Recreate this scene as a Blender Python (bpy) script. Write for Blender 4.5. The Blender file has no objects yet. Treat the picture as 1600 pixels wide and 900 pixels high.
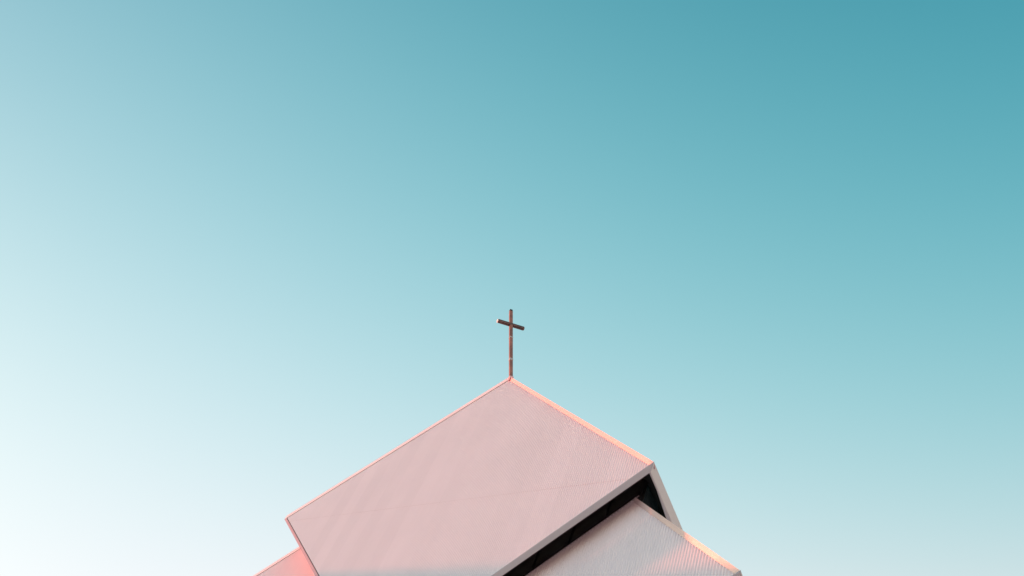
import bpy, math, random
from mathutils import Vector
random.seed(7)
S = bpy.context.scene
COL = S.collection
R = math.radians

# ------------------------------------------------------------------ camera
cam = bpy.data.cameras.new("camera")
cam_o = bpy.data.objects.new("camera", cam)
COL.objects.link(cam_o)
cam_o.location = (0, 0, 1.6)
cam_o.rotation_euler = (R(90 + 45), 0, 0)
cam.sensor_width = 36.0
cam.lens = 45.0
cam.clip_start = 0.1
cam.clip_end = 5000
S.camera = cam_o

# ------------------------------------------------------------------ light
SUN_HEAD, SUN_EL = -55.2, 17.1
h, e = R(SUN_HEAD), R(SUN_EL)
SUN = Vector((math.sin(h) * math.cos(e), math.cos(h) * math.cos(e), math.sin(e)))

world = bpy.data.worlds.new("World")
S.world = world
world.use_nodes = True
nt = world.node_tree
nt.nodes.clear()
def wn(t, **k):
    n = nt.nodes.new(t)
    for a, b in k.items():
        setattr(n, a, b)
    return n
sky = wn('ShaderNodeTexSky', sky_type='NISHITA', sun_disc=False)
sky.sun_elevation = e
sky.sun_rotation = h
sky.air_density = 1.0
sky.dust_density = 1.0
sky.ozone_density = 1.0
tc = wn('ShaderNodeTexCoord')
sep = wn('ShaderNodeSeparateXYZ')
nt.links.new(tc.outputs['Generated'], sep.inputs[0])
def wmath(op, a, b=None):
    n = wn('ShaderNodeMath', operation=op)
    for i, v in enumerate((a, b)):
        if v is None:
            continue
        if isinstance(v, (int, float)):
            n.inputs[i].default_value = v
        else:
            nt.links.new(v, n.inputs[i])
    return n.outputs[0]
def wclamp(v, lo, hi):
    return wmath('MINIMUM', wmath('MAXIMUM', v, lo), hi)
# the teal grade of the evening air: a world-direction tint over the Nishita sky
dx = wclamp(sep.outputs[0], -0.46, 0.46)
dz = wclamp(sep.outputs[2], 0.44, 0.88)
terms = (dx, dz, wmath('MULTIPLY', dx, dx), wmath('MULTIPLY', dz, dz), wmath('MULTIPLY', dx, dz))
TINT = ((0.994, 3.646, 3.938, -2.202, -5.739, -5.673),
        (0.026, 1.618, 4.124, -0.961, -3.582, -1.801),
        (-0.102, 1.112, 3.175, -0.573, -2.697, -1.208))
low_air = wmath('MAXIMUM', wmath('SUBTRACT', 0.44, sep.outputs[2]), 0.0)
LOW = (0.1, 0.35, 0.75)
comb = wn('ShaderNodeCombineXYZ')
for k, co in enumerate(TINT):
    acc = co[0]
    for c, t in zip(co[1:], terms):
        acc = wmath('ADD', wmath('MULTIPLY', t, c), acc)
    acc = wmath('ADD', wmath('MULTIPLY', low_air, LOW[k]), acc)
    nt.links.new(wmath('EXPONENT', acc), comb.inputs[k])
mul = wn('ShaderNodeVectorMath', operation='MULTIPLY')
nt.links.new(sky.outputs[0], mul.inputs[0])
nt.links.new(comb.outputs[0], mul.inputs[1])
bg = wn('ShaderNodeBackground')
bg.inputs['Strength'].default_value = 0.0885
out = wn('ShaderNodeOutputWorld')
nt.links.new(mul.outputs[0], bg.inputs['Color'])
nt.links.new(bg.outputs[0], out.inputs['Surface'])

sun = bpy.data.lights.new("sun", 'SUN')
sun.energy = 5.0
sun.angle = R(0.5)
sun.color = (1.0, 0.175, 0.088)
sun_o = bpy.data.objects.new("sun", sun)
COL.objects.link(sun_o)
sun_o.rotation_euler = SUN.to_track_quat('Z', 'Y').to_euler()
sun_o.location = SUN * 100

vs = S.view_settings
vs.view_transform = 'Standard'
vs.look = 'None'
vs.gamma = 1.0
vs.exposure = 0.44
vs.use_curve_mapping = False
S.display_settings.display_device = 'sRGB'

# ------------------------------------------------------------------ helpers
# frame of the main roof slope: origin at the eave corner, U along the eave (towards the left),
# V up the slope, W out of the slope; E2 is the horizontal direction of the other side of the plan
O = Vector((2.843, 20.571, 17.245))
a, b = R(46), R(69)
EU = Vector((-math.cos(a), math.sin(a), 0))
EV = Vector((math.sin(a) * math.cos(b), math.cos(a) * math.cos(b), math.sin(b)))
EW = EU.cross(EV)
if EW.z < 0:
    EW = -EW
E2 = Vector((0.3193, 0.9477, 0))
def P(u, v, w=0.0):
    return O + EU * u + EV * v + EW * w

def mesh_obj(name, verts, faces, mat, parent=None, smooth=False):
    me = bpy.data.meshes.new(name)
    me.from_pydata([tuple(v) for v in verts], [], faces)
    me.validate()
    me.update()
    o = bpy.data.objects.new(name, me)
    COL.objects.link(o)
    me.materials.append(mat)
    if parent is not None:
        o.parent = parent
        o.matrix_parent_inverse = parent.matrix_basis.inverted()
    if smooth:
        for p in me.polygons:
            p.use_smooth = True
    return o

class MB:
    def __init__(self):
        self.v, self.f = [], []
    def add(self, verts, faces):
        k = len(self.v)
        self.v += [Vector(q) for q in verts]
        self.f += [tuple(i + k for i in fc) for fc in faces]
    def prism(self, poly, d):
        """closed slab: polygon extruded along the vector d"""
        n = len(poly)
        vv = [Vector(q) for q in poly] + [Vector(q) + d for q in poly]
        ff = [tuple(range(n)), tuple(range(2 * n - 1, n - 1, -1))]
        for i in range(n):
            j = (i + 1) % n
            ff.append((i, i + n, j + n, j))
        self.add(vv, ff)
    def bar(self, p, q, prof):
        """bar from p to q with a cross-section given as offset vectors"""
        n = len(prof)
        vv = [Vector(p) + d for d in prof] + [Vector(q) + d for d in prof]
        ff = [tuple(range(n - 1, -1, -1)), tuple(range(n, 2 * n))]
        for i in range(n):
            j = (i + 1) % n
            ff.append((i, j, j + n, i + n))
        self.add(vv, ff)
    def build(self, name, mat, parent=None):
        o = mesh_obj(name, self.v, self.f, mat, parent)
        import bmesh
        bm = bmesh.new()
        bm.from_mesh(o.data)
        bmesh.ops.recalc_face_normals(bm, faces=bm.faces)
        bm.to_mesh(o.data)
        bm.free()
        return o

def bevel(o, w, seg=2):
    m = o.modifiers.new("bevel", 'BEVEL')
    m.width = w
    m.segments = seg
    m.limit_method = 'ANGLE'
    return o

def thing(name, label, cat, loc=(0, 0, 0), group=None):
    o = bpy.data.objects.new(name, None)
    COL.objects.link(o)
    o.location = loc
    o.empty_display_size = 0.5
    o['label'] = label
    o['category'] = cat
    if group:
        o['group'] = group
    return o

# ------------------------------------------------------------------ materials
def mat(name, base, rough=0.5, metal=0.0, var=0.0, scale=3.0, spec=0.5, stretch=None, bump=0.0, base2=None):
    m = bpy.data.materials.new(name)
    m.use_nodes = True
    t = m.node_tree
    bs = t.nodes['Principled BSDF']
    bs.inputs['Roughness'].default_value = rough
    bs.inputs['Metallic'].default_value = metal
    bs.inputs['Specular IOR Level'].default_value = spec
    co = t.nodes.new('ShaderNodeTexCoord')
    mp = t.nodes.new('ShaderNodeMapping')
    t.links.new(co.outputs['Object'], mp.inputs[0])
    if stretch:
        mp.inputs['Scale'].default_value = stretch
    nz = t.nodes.new('ShaderNodeTexNoise')
    nz.inputs['Scale'].default_value = scale
    nz.inputs['Detail'].default_value = 6
    nz.inputs['Roughness'].default_value = 0.6
    t.links.new(mp.outputs[0], nz.inputs['Vector'])
    rp = t.nodes.new('ShaderNodeValToRGB')
    rp.color_ramp.elements[0].position = 0.3
    rp.color_ramp.elements[1].position = 0.7
    b2 = base2 if base2 else tuple(c * (1 - var) for c in base)
    rp.color_ramp.elements[0].color = (*b2, 1)
    rp.color_ramp.elements[1].color = (*base, 1)
    t.links.new(nz.outputs[0], rp.inputs[0])
    t.links.new(rp.outputs[0], bs.inputs['Base Color'])
    if bump:
        bp = t.nodes.new('ShaderNodeBump')
        bp.inputs['Strength'].default_value = bump
        bp.inputs['Distance'].default_value = 0.02
        t.links.new(nz.outputs[0], bp.inputs['Height'])
        t.links.new(bp.outputs[0], bs.inputs['Normal'])
    return m

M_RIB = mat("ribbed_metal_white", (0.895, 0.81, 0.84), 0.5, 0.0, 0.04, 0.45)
M_CAP_LIT = mat("cap_metal_sunlit", (0.62, 0.37, 0.40), 0.45, 0.0, 0.06, 1.5)  # coral of the sunlit caps put into the base colour
M_CAP_SHADE = mat("cap_metal_shaded", (0.60, 0.51, 0.52), 0.45, 0.0, 0.06, 1.5)  # greyer copy for the lower cap, its shade put into the colour
M_SEAM = mat("sheet_edge", (0.52, 0.43, 0.44), 0.6)
M_FAS = mat("fascia_metal_grey", (0.48, 0.44, 0.475), 0.5, 0.0, 0.06, 0.8)
M_JOINT = mat("joint_dark_rubber", (0.10, 0.07, 0.07), 0.8)
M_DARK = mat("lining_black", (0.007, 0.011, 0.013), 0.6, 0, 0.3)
M_FRAME = mat("window_frame_black", (0.010, 0.010, 0.010), 0.5, 0, 0.2)
M_GLASS = mat("window_glass_dark", (0.085, 0.092, 0.084), 0.06, 0, 0.2, spec=0.6)
M_RENDER = mat("wall_render_pale", (0.62, 0.60, 0.58), 0.85, 0, 0.10, 1.2)
M_BOUNCE = mat("soffit_bounce_white", (0.85, 0.84, 0.85), 0.8, 0, 0.05)
M_GLASS_SKY = mat("window_glass_reflection", (0.060, 0.090, 0.098), 0.10, 0, 0.3, 1.2, spec=0.6)  # teal sky reflection put into the base colour of the side pane
M_GROUND = mat("ground_paving", (0.40, 0.39, 0.40), 0.9, 0, 0.25, 0.2)
M_BRONZE = mat("cross_weathered_steel", (0.33, 0.125, 0.095), 0.42, 0.2, 0.0, 3.0, base2=(0.13, 0.052, 0.042), stretch=(2, 2, 1.2))
M_BARST = mat("crossbar_weathered_steel", (0.15, 0.06, 0.052), 0.4, 0.25, 0.0, 5.0, base2=(0.055, 0.025, 0.023))
M_END_LIT = mat("end_cap_sunlit", (0.85, 0.80, 0.78), 0.4)  # white base stands in for sunlight on the bar's left end
M_STEEL = mat("steel_collar", (0.50, 0.40, 0.38), 0.4, 0.5, 0.3, 8.0)

def weather_ribs(m):
    """slightly different sheets, streaks that run down the ribs, blotchy dirt"""
    t = m.node_tree
    bs = t.nodes['Principled BSDF']
    src = bs.inputs['Base Color'].links[0].from_socket
    uv = t.nodes.new('ShaderNodeUVMap'); uv.uv_map = "sheet"
    sp = t.nodes.new('ShaderNodeSeparateXYZ'); t.links.new(uv.outputs[0], sp.inputs[0])
    def mth(op, a_, b_):
        n = t.nodes.new('ShaderNodeMath'); n.operation = op
        for i, v in enumerate((a_, b_)):
            if isinstance(v, (int, float)):
                n.inputs[i].default_value = v
            else:
                t.links.new(v, n.inputs[i])
        return n.outputs[0]
    sheet = mth('FLOOR', mth('DIVIDE', sp.outputs[0], 0.792), 0.0)
    wh = t.nodes.new('ShaderNodeTexWhiteNoise'); wh.noise_dimensions = '1D'
    t.links.new(sheet, wh.inputs['W'])
    mp = t.nodes.new('ShaderNodeMapping'); mp.inputs['Scale'].default_value = (9.0, 0.5, 1)
    t.links.new(uv.outputs[0], mp.inputs[0])
    nz = t.nodes.new('ShaderNodeTexNoise'); nz.inputs['Scale'].default_value = 1.0; nz.inputs['Detail'].default_value = 5
    t.links.new(mp.outputs[0], nz.inputs['Vector'])
    val = mth('ADD', mth('MULTIPLY', wh.outputs[0], 0.035), mth('MULTIPLY', nz.outputs[0], 0.03))
    val = mth('SUBTRACT', 1.025, val)
    hs = t.nodes.new('ShaderNodeVectorMath'); hs.operation = 'SCALE'
    t.links.new(src, hs.inputs[0]); t.links.new(val, hs.inputs['Scale'])
    t.links.new(hs.outputs[0], bs.inputs['Base Color'])
weather_ribs(M_RIB)

# ------------------------------------------------------------------ ground and unseen shade slab
def structure(o):
    o['kind'] = 'structure'
    return o
g = mesh_obj("ground", [(-1500, -1500, 0), (1500, -1500, 0), (1500, 1500, 0), (-1500, 1500, 0)], [(0, 1, 2, 3)], M_GROUND)
structure(g)

# unseen slab added off frame to shade the foot of the church roofs
def shade_blocker():
    t = thing("unseen_shade_slab", "unseen pale slab added to shade the church roofs, notched for a sunlit patch", "shade blocker", (-22, 42, 0))
    far = SUN * 32
    line = [(16.5, 6.45), (14.65, 5.3), (4.0, -0.70), (2.3, -0.20), (0.0, 0.10), (-3.0, 0.8),          # top edge, shapes the shade
            (-3.0, -1.30), (0.43, -1.83), (2.20, -2.15), (0.02, -3.18), (-3.0, -4.9),     # notch cut for the sunlit patch
            (-3.0, -26.5), (16.5, -26.5)]
    mb = MB()
    mb.prism([P(u, v) + far for u, v in line], SUN * 3)
    mb.build("wall", M_RENDER, t)
shade_blocker()

# ------------------------------------------------------------------ ribbed sheet
PITCH = 0.080
PROF = ((0.0, 0.002), (0.16, 0.002), (0.42, 0.018), (0.68, 0.018), (0.94, 0.002))
def span(poly, u):
    lo, hi = None, None
    n = len(poly)
    for i in range(n):
        (u0, v0), (u1, v1) = poly[i], poly[(i + 1) % n]
        if abs(u1 - u0) < 1e-9:
            continue
        t = (u - u0) / (u1 - u0)
        if -1e-9 <= t <= 1 + 1e-9:
            v = v0 + (v1 - v0) * t
            lo = v if lo is None else min(lo, v)
            hi = v if hi is None else max(hi, v)
    return lo, hi
def prof_h(u):
    k = (u / PITCH) % 1.0
    pts = PROF + ((1.0, 0.002),)
    for (a0, h0), (a1, h1) in zip(pts, pts[1:]):
        if a0 <= k <= a1:
            return h0 + (h1 - h0) * (k - a0) / (a1 - a0)
    return 0.002
def ribbed(name, poly, w, mat_, parent, laps=()):
    """ribbed sheet metal in the roof frame; laps = lines (v at u=0, slope) where an upper sheet overlaps the lower"""
    us = set(p[0] for p in poly)
    lo, hi = min(us), max(us)
    k = math.floor(lo / PITCH)
    while k * PITCH < hi:
        for q, _ in PROF:
            u = (k + q) * PITCH
            if lo < u < hi:
                us.add(u)
        k += 1
    us = sorted(us)
    mb = MB()
    lines = [None] + list(laps) + [None]
    V, F, lips = [], [], []
    for j in range(len(lines) - 1):
        prev = None
        for u in us:
            v0, v1 = span(poly, u)
            if v0 is None:
                prev = None
                continue
            if lines[j]:
                v0 = max(v0, min(v1, lines[j][0] + lines[j][1] * u))
            if lines[j + 1]:
                v1 = min(v1, max(v0, lines[j + 1][0] + lines[j + 1][1] * u + 0.05))
            hh = prof_h(u) + 0.004 * j
            V.append(P(u, v0, w + hh)); V.append(P(u, v1, w + hh)); V.append(P(u, v0, w + hh - 0.008))
            c = len(V) - 3
            if prev is not None:
                F.append((prev, prev + 1, c + 1, c))
                F.append((prev + 2, prev, c, c + 2))
                if j:
                    lips.append(len(F) - 1)
            prev = c
    o = mesh_obj(name, V, F, mat_, parent)
    o.data.materials.append(M_SEAM)
    for k_ in lips:
        o.data.polygons[k_].material_index = 1
    uvl = o.data.uv_layers.new(name="sheet")
    for lp in o.data.loops:
        q = Vector(V[lp.vertex_index]) - O
        uvl.data[lp.index].uv = (q.dot(EU), q.dot(EV))
    return o

# ------------------------------------------------------------------ church
church = thing("church", "pale pink ribbed metal church of stepped leaning roofs with a cross on its peak", "church", (3, 27, 0))

A, B, C, K = (19.864, 11.333), (7.90, 10.05), (0.0, 0.0), (8.265, -1.497)
DEPTH = 7.0
def lerp2(p, q, t):
    return (p[0] + (q[0] - p[0]) * t, p[1] + (q[1] - p[1]) * t)
def unit2(p, q):
    dx_, dy_ = q[0] - p[0], q[1] - p[1]
    l = math.hypot(dx_, dy_)
    return (dx_ / l, dy_ / l)
def inset(poly, ds):
    """move every edge i (poly[i]->poly[i+1]) inwards by ds[i]"""
    n = len(poly)
    cx = sum(p[0] for p in poly) / n
    cy = sum(p[1] for p in poly) / n
    L = []
    for i in range(n):
        p, q = poly[i], poly[(i + 1) % n]
        d = unit2(p, q)
        nn = (-d[1], d[0])
        if (cx - p[0]) * nn[0] + (cy - p[1]) * nn[1] < 0:
            nn = (-nn[0], -nn[1])
        L.append(((p[0] + nn[0] * ds[i], p[1] + nn[1] * ds[i]), d))
    res = []
    for i in range(n):
        (p, d), (q, e_) = L[i - 1], L[i]
        det = d[0] * e_[1] - d[1] * e_[0]
        t = ((q[0] - p[0]) * e_[1] - (q[1] - p[1]) * e_[0]) / det
        res.append((p[0] + d[0] * t, p[1] + d[1] * t))
    return res
def P2(p, w=0.0):
    return P(p[0], p[1], w)
def inward(p, q, poly):
    d = unit2(p, q)
    nn = (-d[1], d[0])
    cx = sum(x[0] for x in poly) / len(poly)
    cy = sum(x[1] for x in poly) / len(poly)
    if (cx - p[0]) * nn[0] + (cy - p[1]) * nn[1] < 0:
        nn = (-nn[0], -nn[1])
    return EU * nn[0] + EV * nn[1]

RIBS = -0.095       # the ribbed sheet lies below the top edge of the caps
def wedge_cap(name, p, q, before, after, poly, w, width, foot, mat_, parent):
    """folded cap flashing: a face sloping up from the ribs to the edge p-q, mitred at both ends"""
    d = inward(p, q, poly)
    def along(x, y):
        k = unit2(x, y)
        k = EU * k[0] + EV * k[1]
        return k * (width / k.dot(d))
    kp, kq = along(p, before), along(q, after)
    mb = MB()
    vv = []
    for o_, k in ((P2(p, w), kp), (P2(q, w), kq)):
        vv += [o_, o_ + k + EW * foot, o_ + k + EW * (foot - 0.05), o_ + k * 0.8 + EW * (foot - 0.05)]
    mb.add(vv, [(0, 1, 2, 3), (7, 6, 5, 4), (0, 4, 5, 1), (1, 5, 6, 2), (2, 6, 7, 3), (3, 7, 4, 0)])
    return mb.build(name, mat_, parent)

def volume(poly, w, depth, roof_label, laps=(), ridge=0, hip=1, eave=2, verge=3):
    """one leaning box: ribbed front slope with its caps, a backing shell and the other sides"""
    ins = [0.0] * 4
    ins[ridge], ins[hip], ins[eave], ins[verge] = -0.005, 0.06, 0.01, 0.06
    sheet = inset(poly, ins)
    roof = ribbed("roof", sheet, w + RIBS, M_RIB, church, laps)
    roof['label'] = roof_label
    back = MB()
    bp_ = inset(poly, [-0.10, 0.09, 0.02, 0.004])
    back.prism([P2(p, w + RIBS - 0.002) for p in bp_], EW * -0.06)
    back.build("backing", M_JOINT, roof)
    return roof

# main volume
roof = volume([A, B, C, K], 0.0, DEPTH, "large pink ribbed slope under the cross, dark gap below its eave", laps=[(0.0 + 2.1 - 4.234 * 0.581, 0.581)])
poly = [A, B, C, K]

def flat_cap(name, p, q, poly, w, off, width, lo, hi, mat_, parent):
    d = inward(p, q, poly)
    mb = MB()
    mb.bar(P2(p, w) + d * off, P2(q, w) + d * off, [EW * lo, EW * hi, EW * hi + d * width, EW * lo + d * width])
    return mb.build(name, mat_, parent)
flat_cap("ridge_cap", lerp2(A, B, -0.010), lerp2(B, A, 0.018), poly, 0.0, -0.235, 0.20, -0.17, -0.066, M_RIB, roof)
wedge_cap("hip_cap", B, C, A, K, poly, 0.0, 0.09, -0.078, M_CAP_LIT, roof)
flat_cap("verge_cap", A, K, poly, 0.0, -0.05, 0.085, -0.17, -0.065, M_CAP_LIT, roof)

def eave_fascia(c, k, e_len, w, drop, parent, thick=0.03):
    """folded edge trim along both eaves, mitred at the corner"""
    c0, k0 = P2(c, w), P2(k, w)
    mb = MB()
    up = EV * thick
    mb.prism([c0, k0, k0 + drop, c0 + drop], up)
    e0 = c0 + E2 * e_len
    back = EU * 0.03 - EV * 0.01
    mb.prism([c0 + EV * 0.0, c0 + drop, e0 + drop, e0], back)
    return mb.build("fascia", M_FAS, parent)
DROP = EU * 0.142 + EV * -0.130 + EW * -0.087
eave_fascia(C, K, DEPTH, 0.0, DROP, roof)
# return lip under the right-hand eave
mb = MB()
c2 = P2(C, 0.0) + DROP
lip = Vector((-0.36, 0.05, 0.03))
mb.prism([c2 + E2 * 0.02, c2 + E2 * DEPTH + lip, c2 + E2 * DEPTH], Vector((0, 0, 0.03)))
mb.build("soffit_lip", M_FAS, roof)

# shell: hidden sides of the main volume
mb = MB()
t0 = 0.17
b0, c0, a0, k0 = (P2(q, -0.03) for q in (B, (C[0] + 0.06, C[1]), A, K))
ee = E2
mb.prism([b0 + ee * t0, b0 + ee * DEPTH, c0 + ee * DEPTH + EU * 0.0, c0 + ee * t0], EU * 0.10 + EV * -0.03)
mb.build("roof_side", M_RIB, church)
mb = MB()
mb.prism([a0 + ee * t0, a0 + ee * DEPTH, k0 + ee * DEPTH, k0 + ee * t0], EU * -0.10 + EV * 0.02)
mb.build("roof_side", M_CAP_LIT, church)  # hidden side made coral to tint its bounce onto the left slope
mb = MB()
mb.prism([a0 + ee * t0 - EU * 0.15, b0 + ee * t0 + EU * 0.15, b0 + ee * DEPTH + EU * 0.15, a0 + ee * DEPTH - EU * 0.15], EV * -0.10)
mb.prism([a0 + ee * DEPTH, b0 + ee * DEPTH, c0 + ee * DEPTH, k0 + ee * DEPTH], ee * 0.1)
mb.build("roof_top", M_RIB, church)

# lining of the dark pocket under the main eave
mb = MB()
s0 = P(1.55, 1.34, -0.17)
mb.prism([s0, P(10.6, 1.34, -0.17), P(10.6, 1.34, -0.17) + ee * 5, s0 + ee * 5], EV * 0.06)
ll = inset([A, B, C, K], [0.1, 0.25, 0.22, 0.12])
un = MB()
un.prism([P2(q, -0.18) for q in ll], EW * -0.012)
un.build("soffit_reflector", M_BOUNCE, roof)  # unseen reflector, whitened to bounce light onto the lower slope
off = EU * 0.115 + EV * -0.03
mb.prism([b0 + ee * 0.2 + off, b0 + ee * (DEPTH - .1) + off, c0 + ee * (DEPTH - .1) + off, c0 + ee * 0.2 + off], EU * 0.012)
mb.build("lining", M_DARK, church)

# lower tier
D = 0.5
F2, H2 = (0.915, 0.010), (-2.379, -4.165)
G2, L2 = (9.0, -1.638), (5.8, -5.65)
low = [G2, F2, H2, L2]
roof_l = ribbed("roof", inset(low, [-0.20, 0.06, 0.02, 0.05]), -D + RIBS, M_RIB, church)
roof_l['label'] = "grey shaded ribbed slope that emerges below the dark window strip"
mb = MB()
mb.prism([P2(p, -D + RIBS - 0.002) for p in inset(low, [-0.205, 0.09, 0.03, 0.004])], EW * -0.06)
mb.build("backing", M_JOINT, roof_l)
flat_cap("ridge_cap", G2, F2, low, -D, -0.215, 0.02, -0.17, -0.072, M_FAS, roof_l)
wedge_cap("hip_cap", (F2[0] + 0.06, F2[1] + 0.08), H2, G2, L2, low, -D, 0.09, -0.078, M_CAP_SHADE, roof_l)
eave_fascia(H2, L2, 5.0, -D, DROP, roof_l)
mb = MB()
f0, h0, g0, l0 = (P2(q, -D - 0.02) for q in (F2, H2, G2, L2))
mb.prism([f0 + ee * t0, f0 + ee * 5, h0 + ee * 5, h0 + ee * t0], EU * 0.1 + EV * -0.03)
mb.prism([f0 + ee * t0 + EU * .15, f0 + ee * 5 + EU * .15, g0 + ee * 5, g0 + ee * t0], EV * -0.1)
mb.build("roof_side", M_RIB, church)

# clerestory window between the tiers
gw = -D - 0.15
TOP = 1.3
win = MB()
v_at = lambda u: F2[1] + (u - F2[0]) * (G2[1] - F2[1]) / (G2[0] - F2[0])
win.prism([P(F2[0], v_at(F2[0]), gw), P(8.9, v_at(8.9), gw), P(8.9, TOP, gw), P(1.42, TOP, gw), P(F2[0], 0.78, gw)], EW * -0.03)
r0 = P(F2[0], F2[1], gw - 0.04)
r1, r2 = P(F2[0], 0.78, gw - 0.04), P(1.42, TOP, gw - 0.04)
window = win.build("clerestory_window", M_GLASS, church)
side = MB()
side.prism([r0, r0 + ee * 4.5, r1 + ee * 4.5, r1], EU * 0.03)
side.prism([r1, r1 + ee * 4.5, r2 + ee * 4.5, r2], EU * 0.03)
side.build("pane", M_GLASS_SKY, window)
mul_us = (1.94, 2.97, 4.0, 5.03, 6.06, 7.09, 8.12)
for u in mul_us:
    mb = MB()
    mb.bar(P(u, v_at(u) + 0.21, gw), P(u, TOP, gw), [EU * -0.02, EU * 0.02, EU * 0.02 + EW * 0.05, EU * -0.02 + EW * 0.05])
    mb.build("mullion", M_FRAME, window)
mb = MB()
mb.bar(P(F2[0] + .05, F2[1], gw), P(F2[0] + .01, 0.80, gw), [EU * -0.06, EU * 0.05, EU * 0.05 + EW * 0.06, EU * -0.06 + EW * 0.06])
mb.build("corner_post", M_FRAME, window)
mb = MB()
for dv in (0.36,):
    mb.bar(P(F2[0] + .12, v_at(F2[0]) + dv, gw), P(8.9, v_at(8.9) + dv, gw), [EV * -0.02, EV * 0.02, EV * 0.02 + EW * 0.045, EV * -0.02 + EW * 0.045])
mb.build("transom", M_FRAME, window)

# side volume on the left
SW = -1.0
sl = [(28.5, 11.2), (19.2, 10.72), (8.9, -0.9), (18.2, -0.9)]
roof_s = ribbed("roof", inset(sl, [0.06, 0.0, 0.0, 0.05]), SW + RIBS, M_RIB, church)
roof_s['label'] = "coral sunlit ribbed slope behind the edge of the large slope"
mb = MB()
mb.prism([P2(p, SW + RIBS - 0.002) for p in inset(sl, [0.004] * 4)], EW * -0.06)
mb.build("backing", M_JOINT, roof_s)
flat_cap("ridge_cap", sl[0], sl[1], sl, SW, -0.17, 0.20, -0.17, -0.066, M_RIB, roof_s)
mb = MB()
q0, q1, q2, q3 = (P2(q, SW - 0.14) for q in sl)
mb.prism([q0, q1, q1 + ee * 4, q0 + ee * 4], EV * -0.1)
mb.prism([q0, q3, q3 + ee * 4, q0 + ee * 4], EU * -0.1)
mb.build("roof_side", M_RIB, church)

# walls down to the ground
def wall_prism(pts, z0, z1):
    mb = MB()
    mb.prism([Vector((x, y, z0)) for x, y in pts], Vector((0, 0, z1 - z0)))
    return mb
w1 = P2(H2, -D - 1.0) + EU * 1.2; w2 = P2(L2, -D - 1.0)
pts = [(w1.x, w1.y), (w2.x, w2.y), ((w2 + ee * 5).x, (w2 + ee * 5).y), ((w1 + ee * 5).x, (w1 + ee * 5).y)]
wall_prism(pts, 0, 13.2).build("wall", M_RENDER, church)
w1 = P2(sl[2], SW - 0.6); w2 = P2(sl[3], SW - 0.6)
pts = [(w1.x, w1.y), (w2.x, w2.y), ((w2 + ee * 3).x, (w2 + ee * 3).y), ((w1 + ee * 3).x, (w1 + ee * 3).y)]
wall_prism(pts, 0, 15.6).build("wall", M_RENDER, church)

# ------------------------------------------------------------------ cross
CB = P2(B, 0.0) + Vector((0.02, 0.03, -0.02))
cross = thing("cross", "thin rusty brown metal cross standing on the peak of the pink roof", "cross", CB)
ah = R(66)
AX = Vector((math.sin(ah), math.cos(ah), 0))
AY = Vector((math.cos(ah), -math.sin(ah), 0))
Z = Vector((0, 0, 1))
def box_between(p, q, x, hx, y, hy):
    mb = MB()
    mb.bar(p, q, [x * -hx + y * -hy, x * hx + y * -hy, x * hx + y * hy, x * -hx + y * hy])
    return mb
post = box_between(CB, CB + Z * 2.74, AX, 0.049, AY, 0.049).build("post", M_BRONZE, cross)
bevel(post, 0.012)
cap = box_between(CB + Z * 2.74, CB + Z * 2.80, AX, 0.046, AY, 0.046).build("end_cap", M_DARK, post)
bevel(cap, 0.01)
ac = CB + Z * 2.17
arm = box_between(ac - AX * 0.44, ac + AX * 0.45, Z, 0.055, AY, 0.055).build("crossbar", M_BARST, cross)
bevel(arm, 0.03, 3)
cl = box_between(ac - AX * 0.46, ac - AX * 0.442, Z, 0.053, AY, 0.053).build("end_cap", M_END_LIT, arm)
bevel(cl, 0.008)
for z, hh in ((0.72, 0.035), (1.62, 0.02)):
    c_ = box_between(CB + Z * (z - hh), CB + Z * (z + hh), AX, 0.052, AY, 0.052).build("collar", M_STEEL, post)
bpz = box_between(CB + Z * -0.08, CB + Z * 0.03, AX, 0.062, AY, 0.062).build("base_plate", M_CAP_LIT, cross)
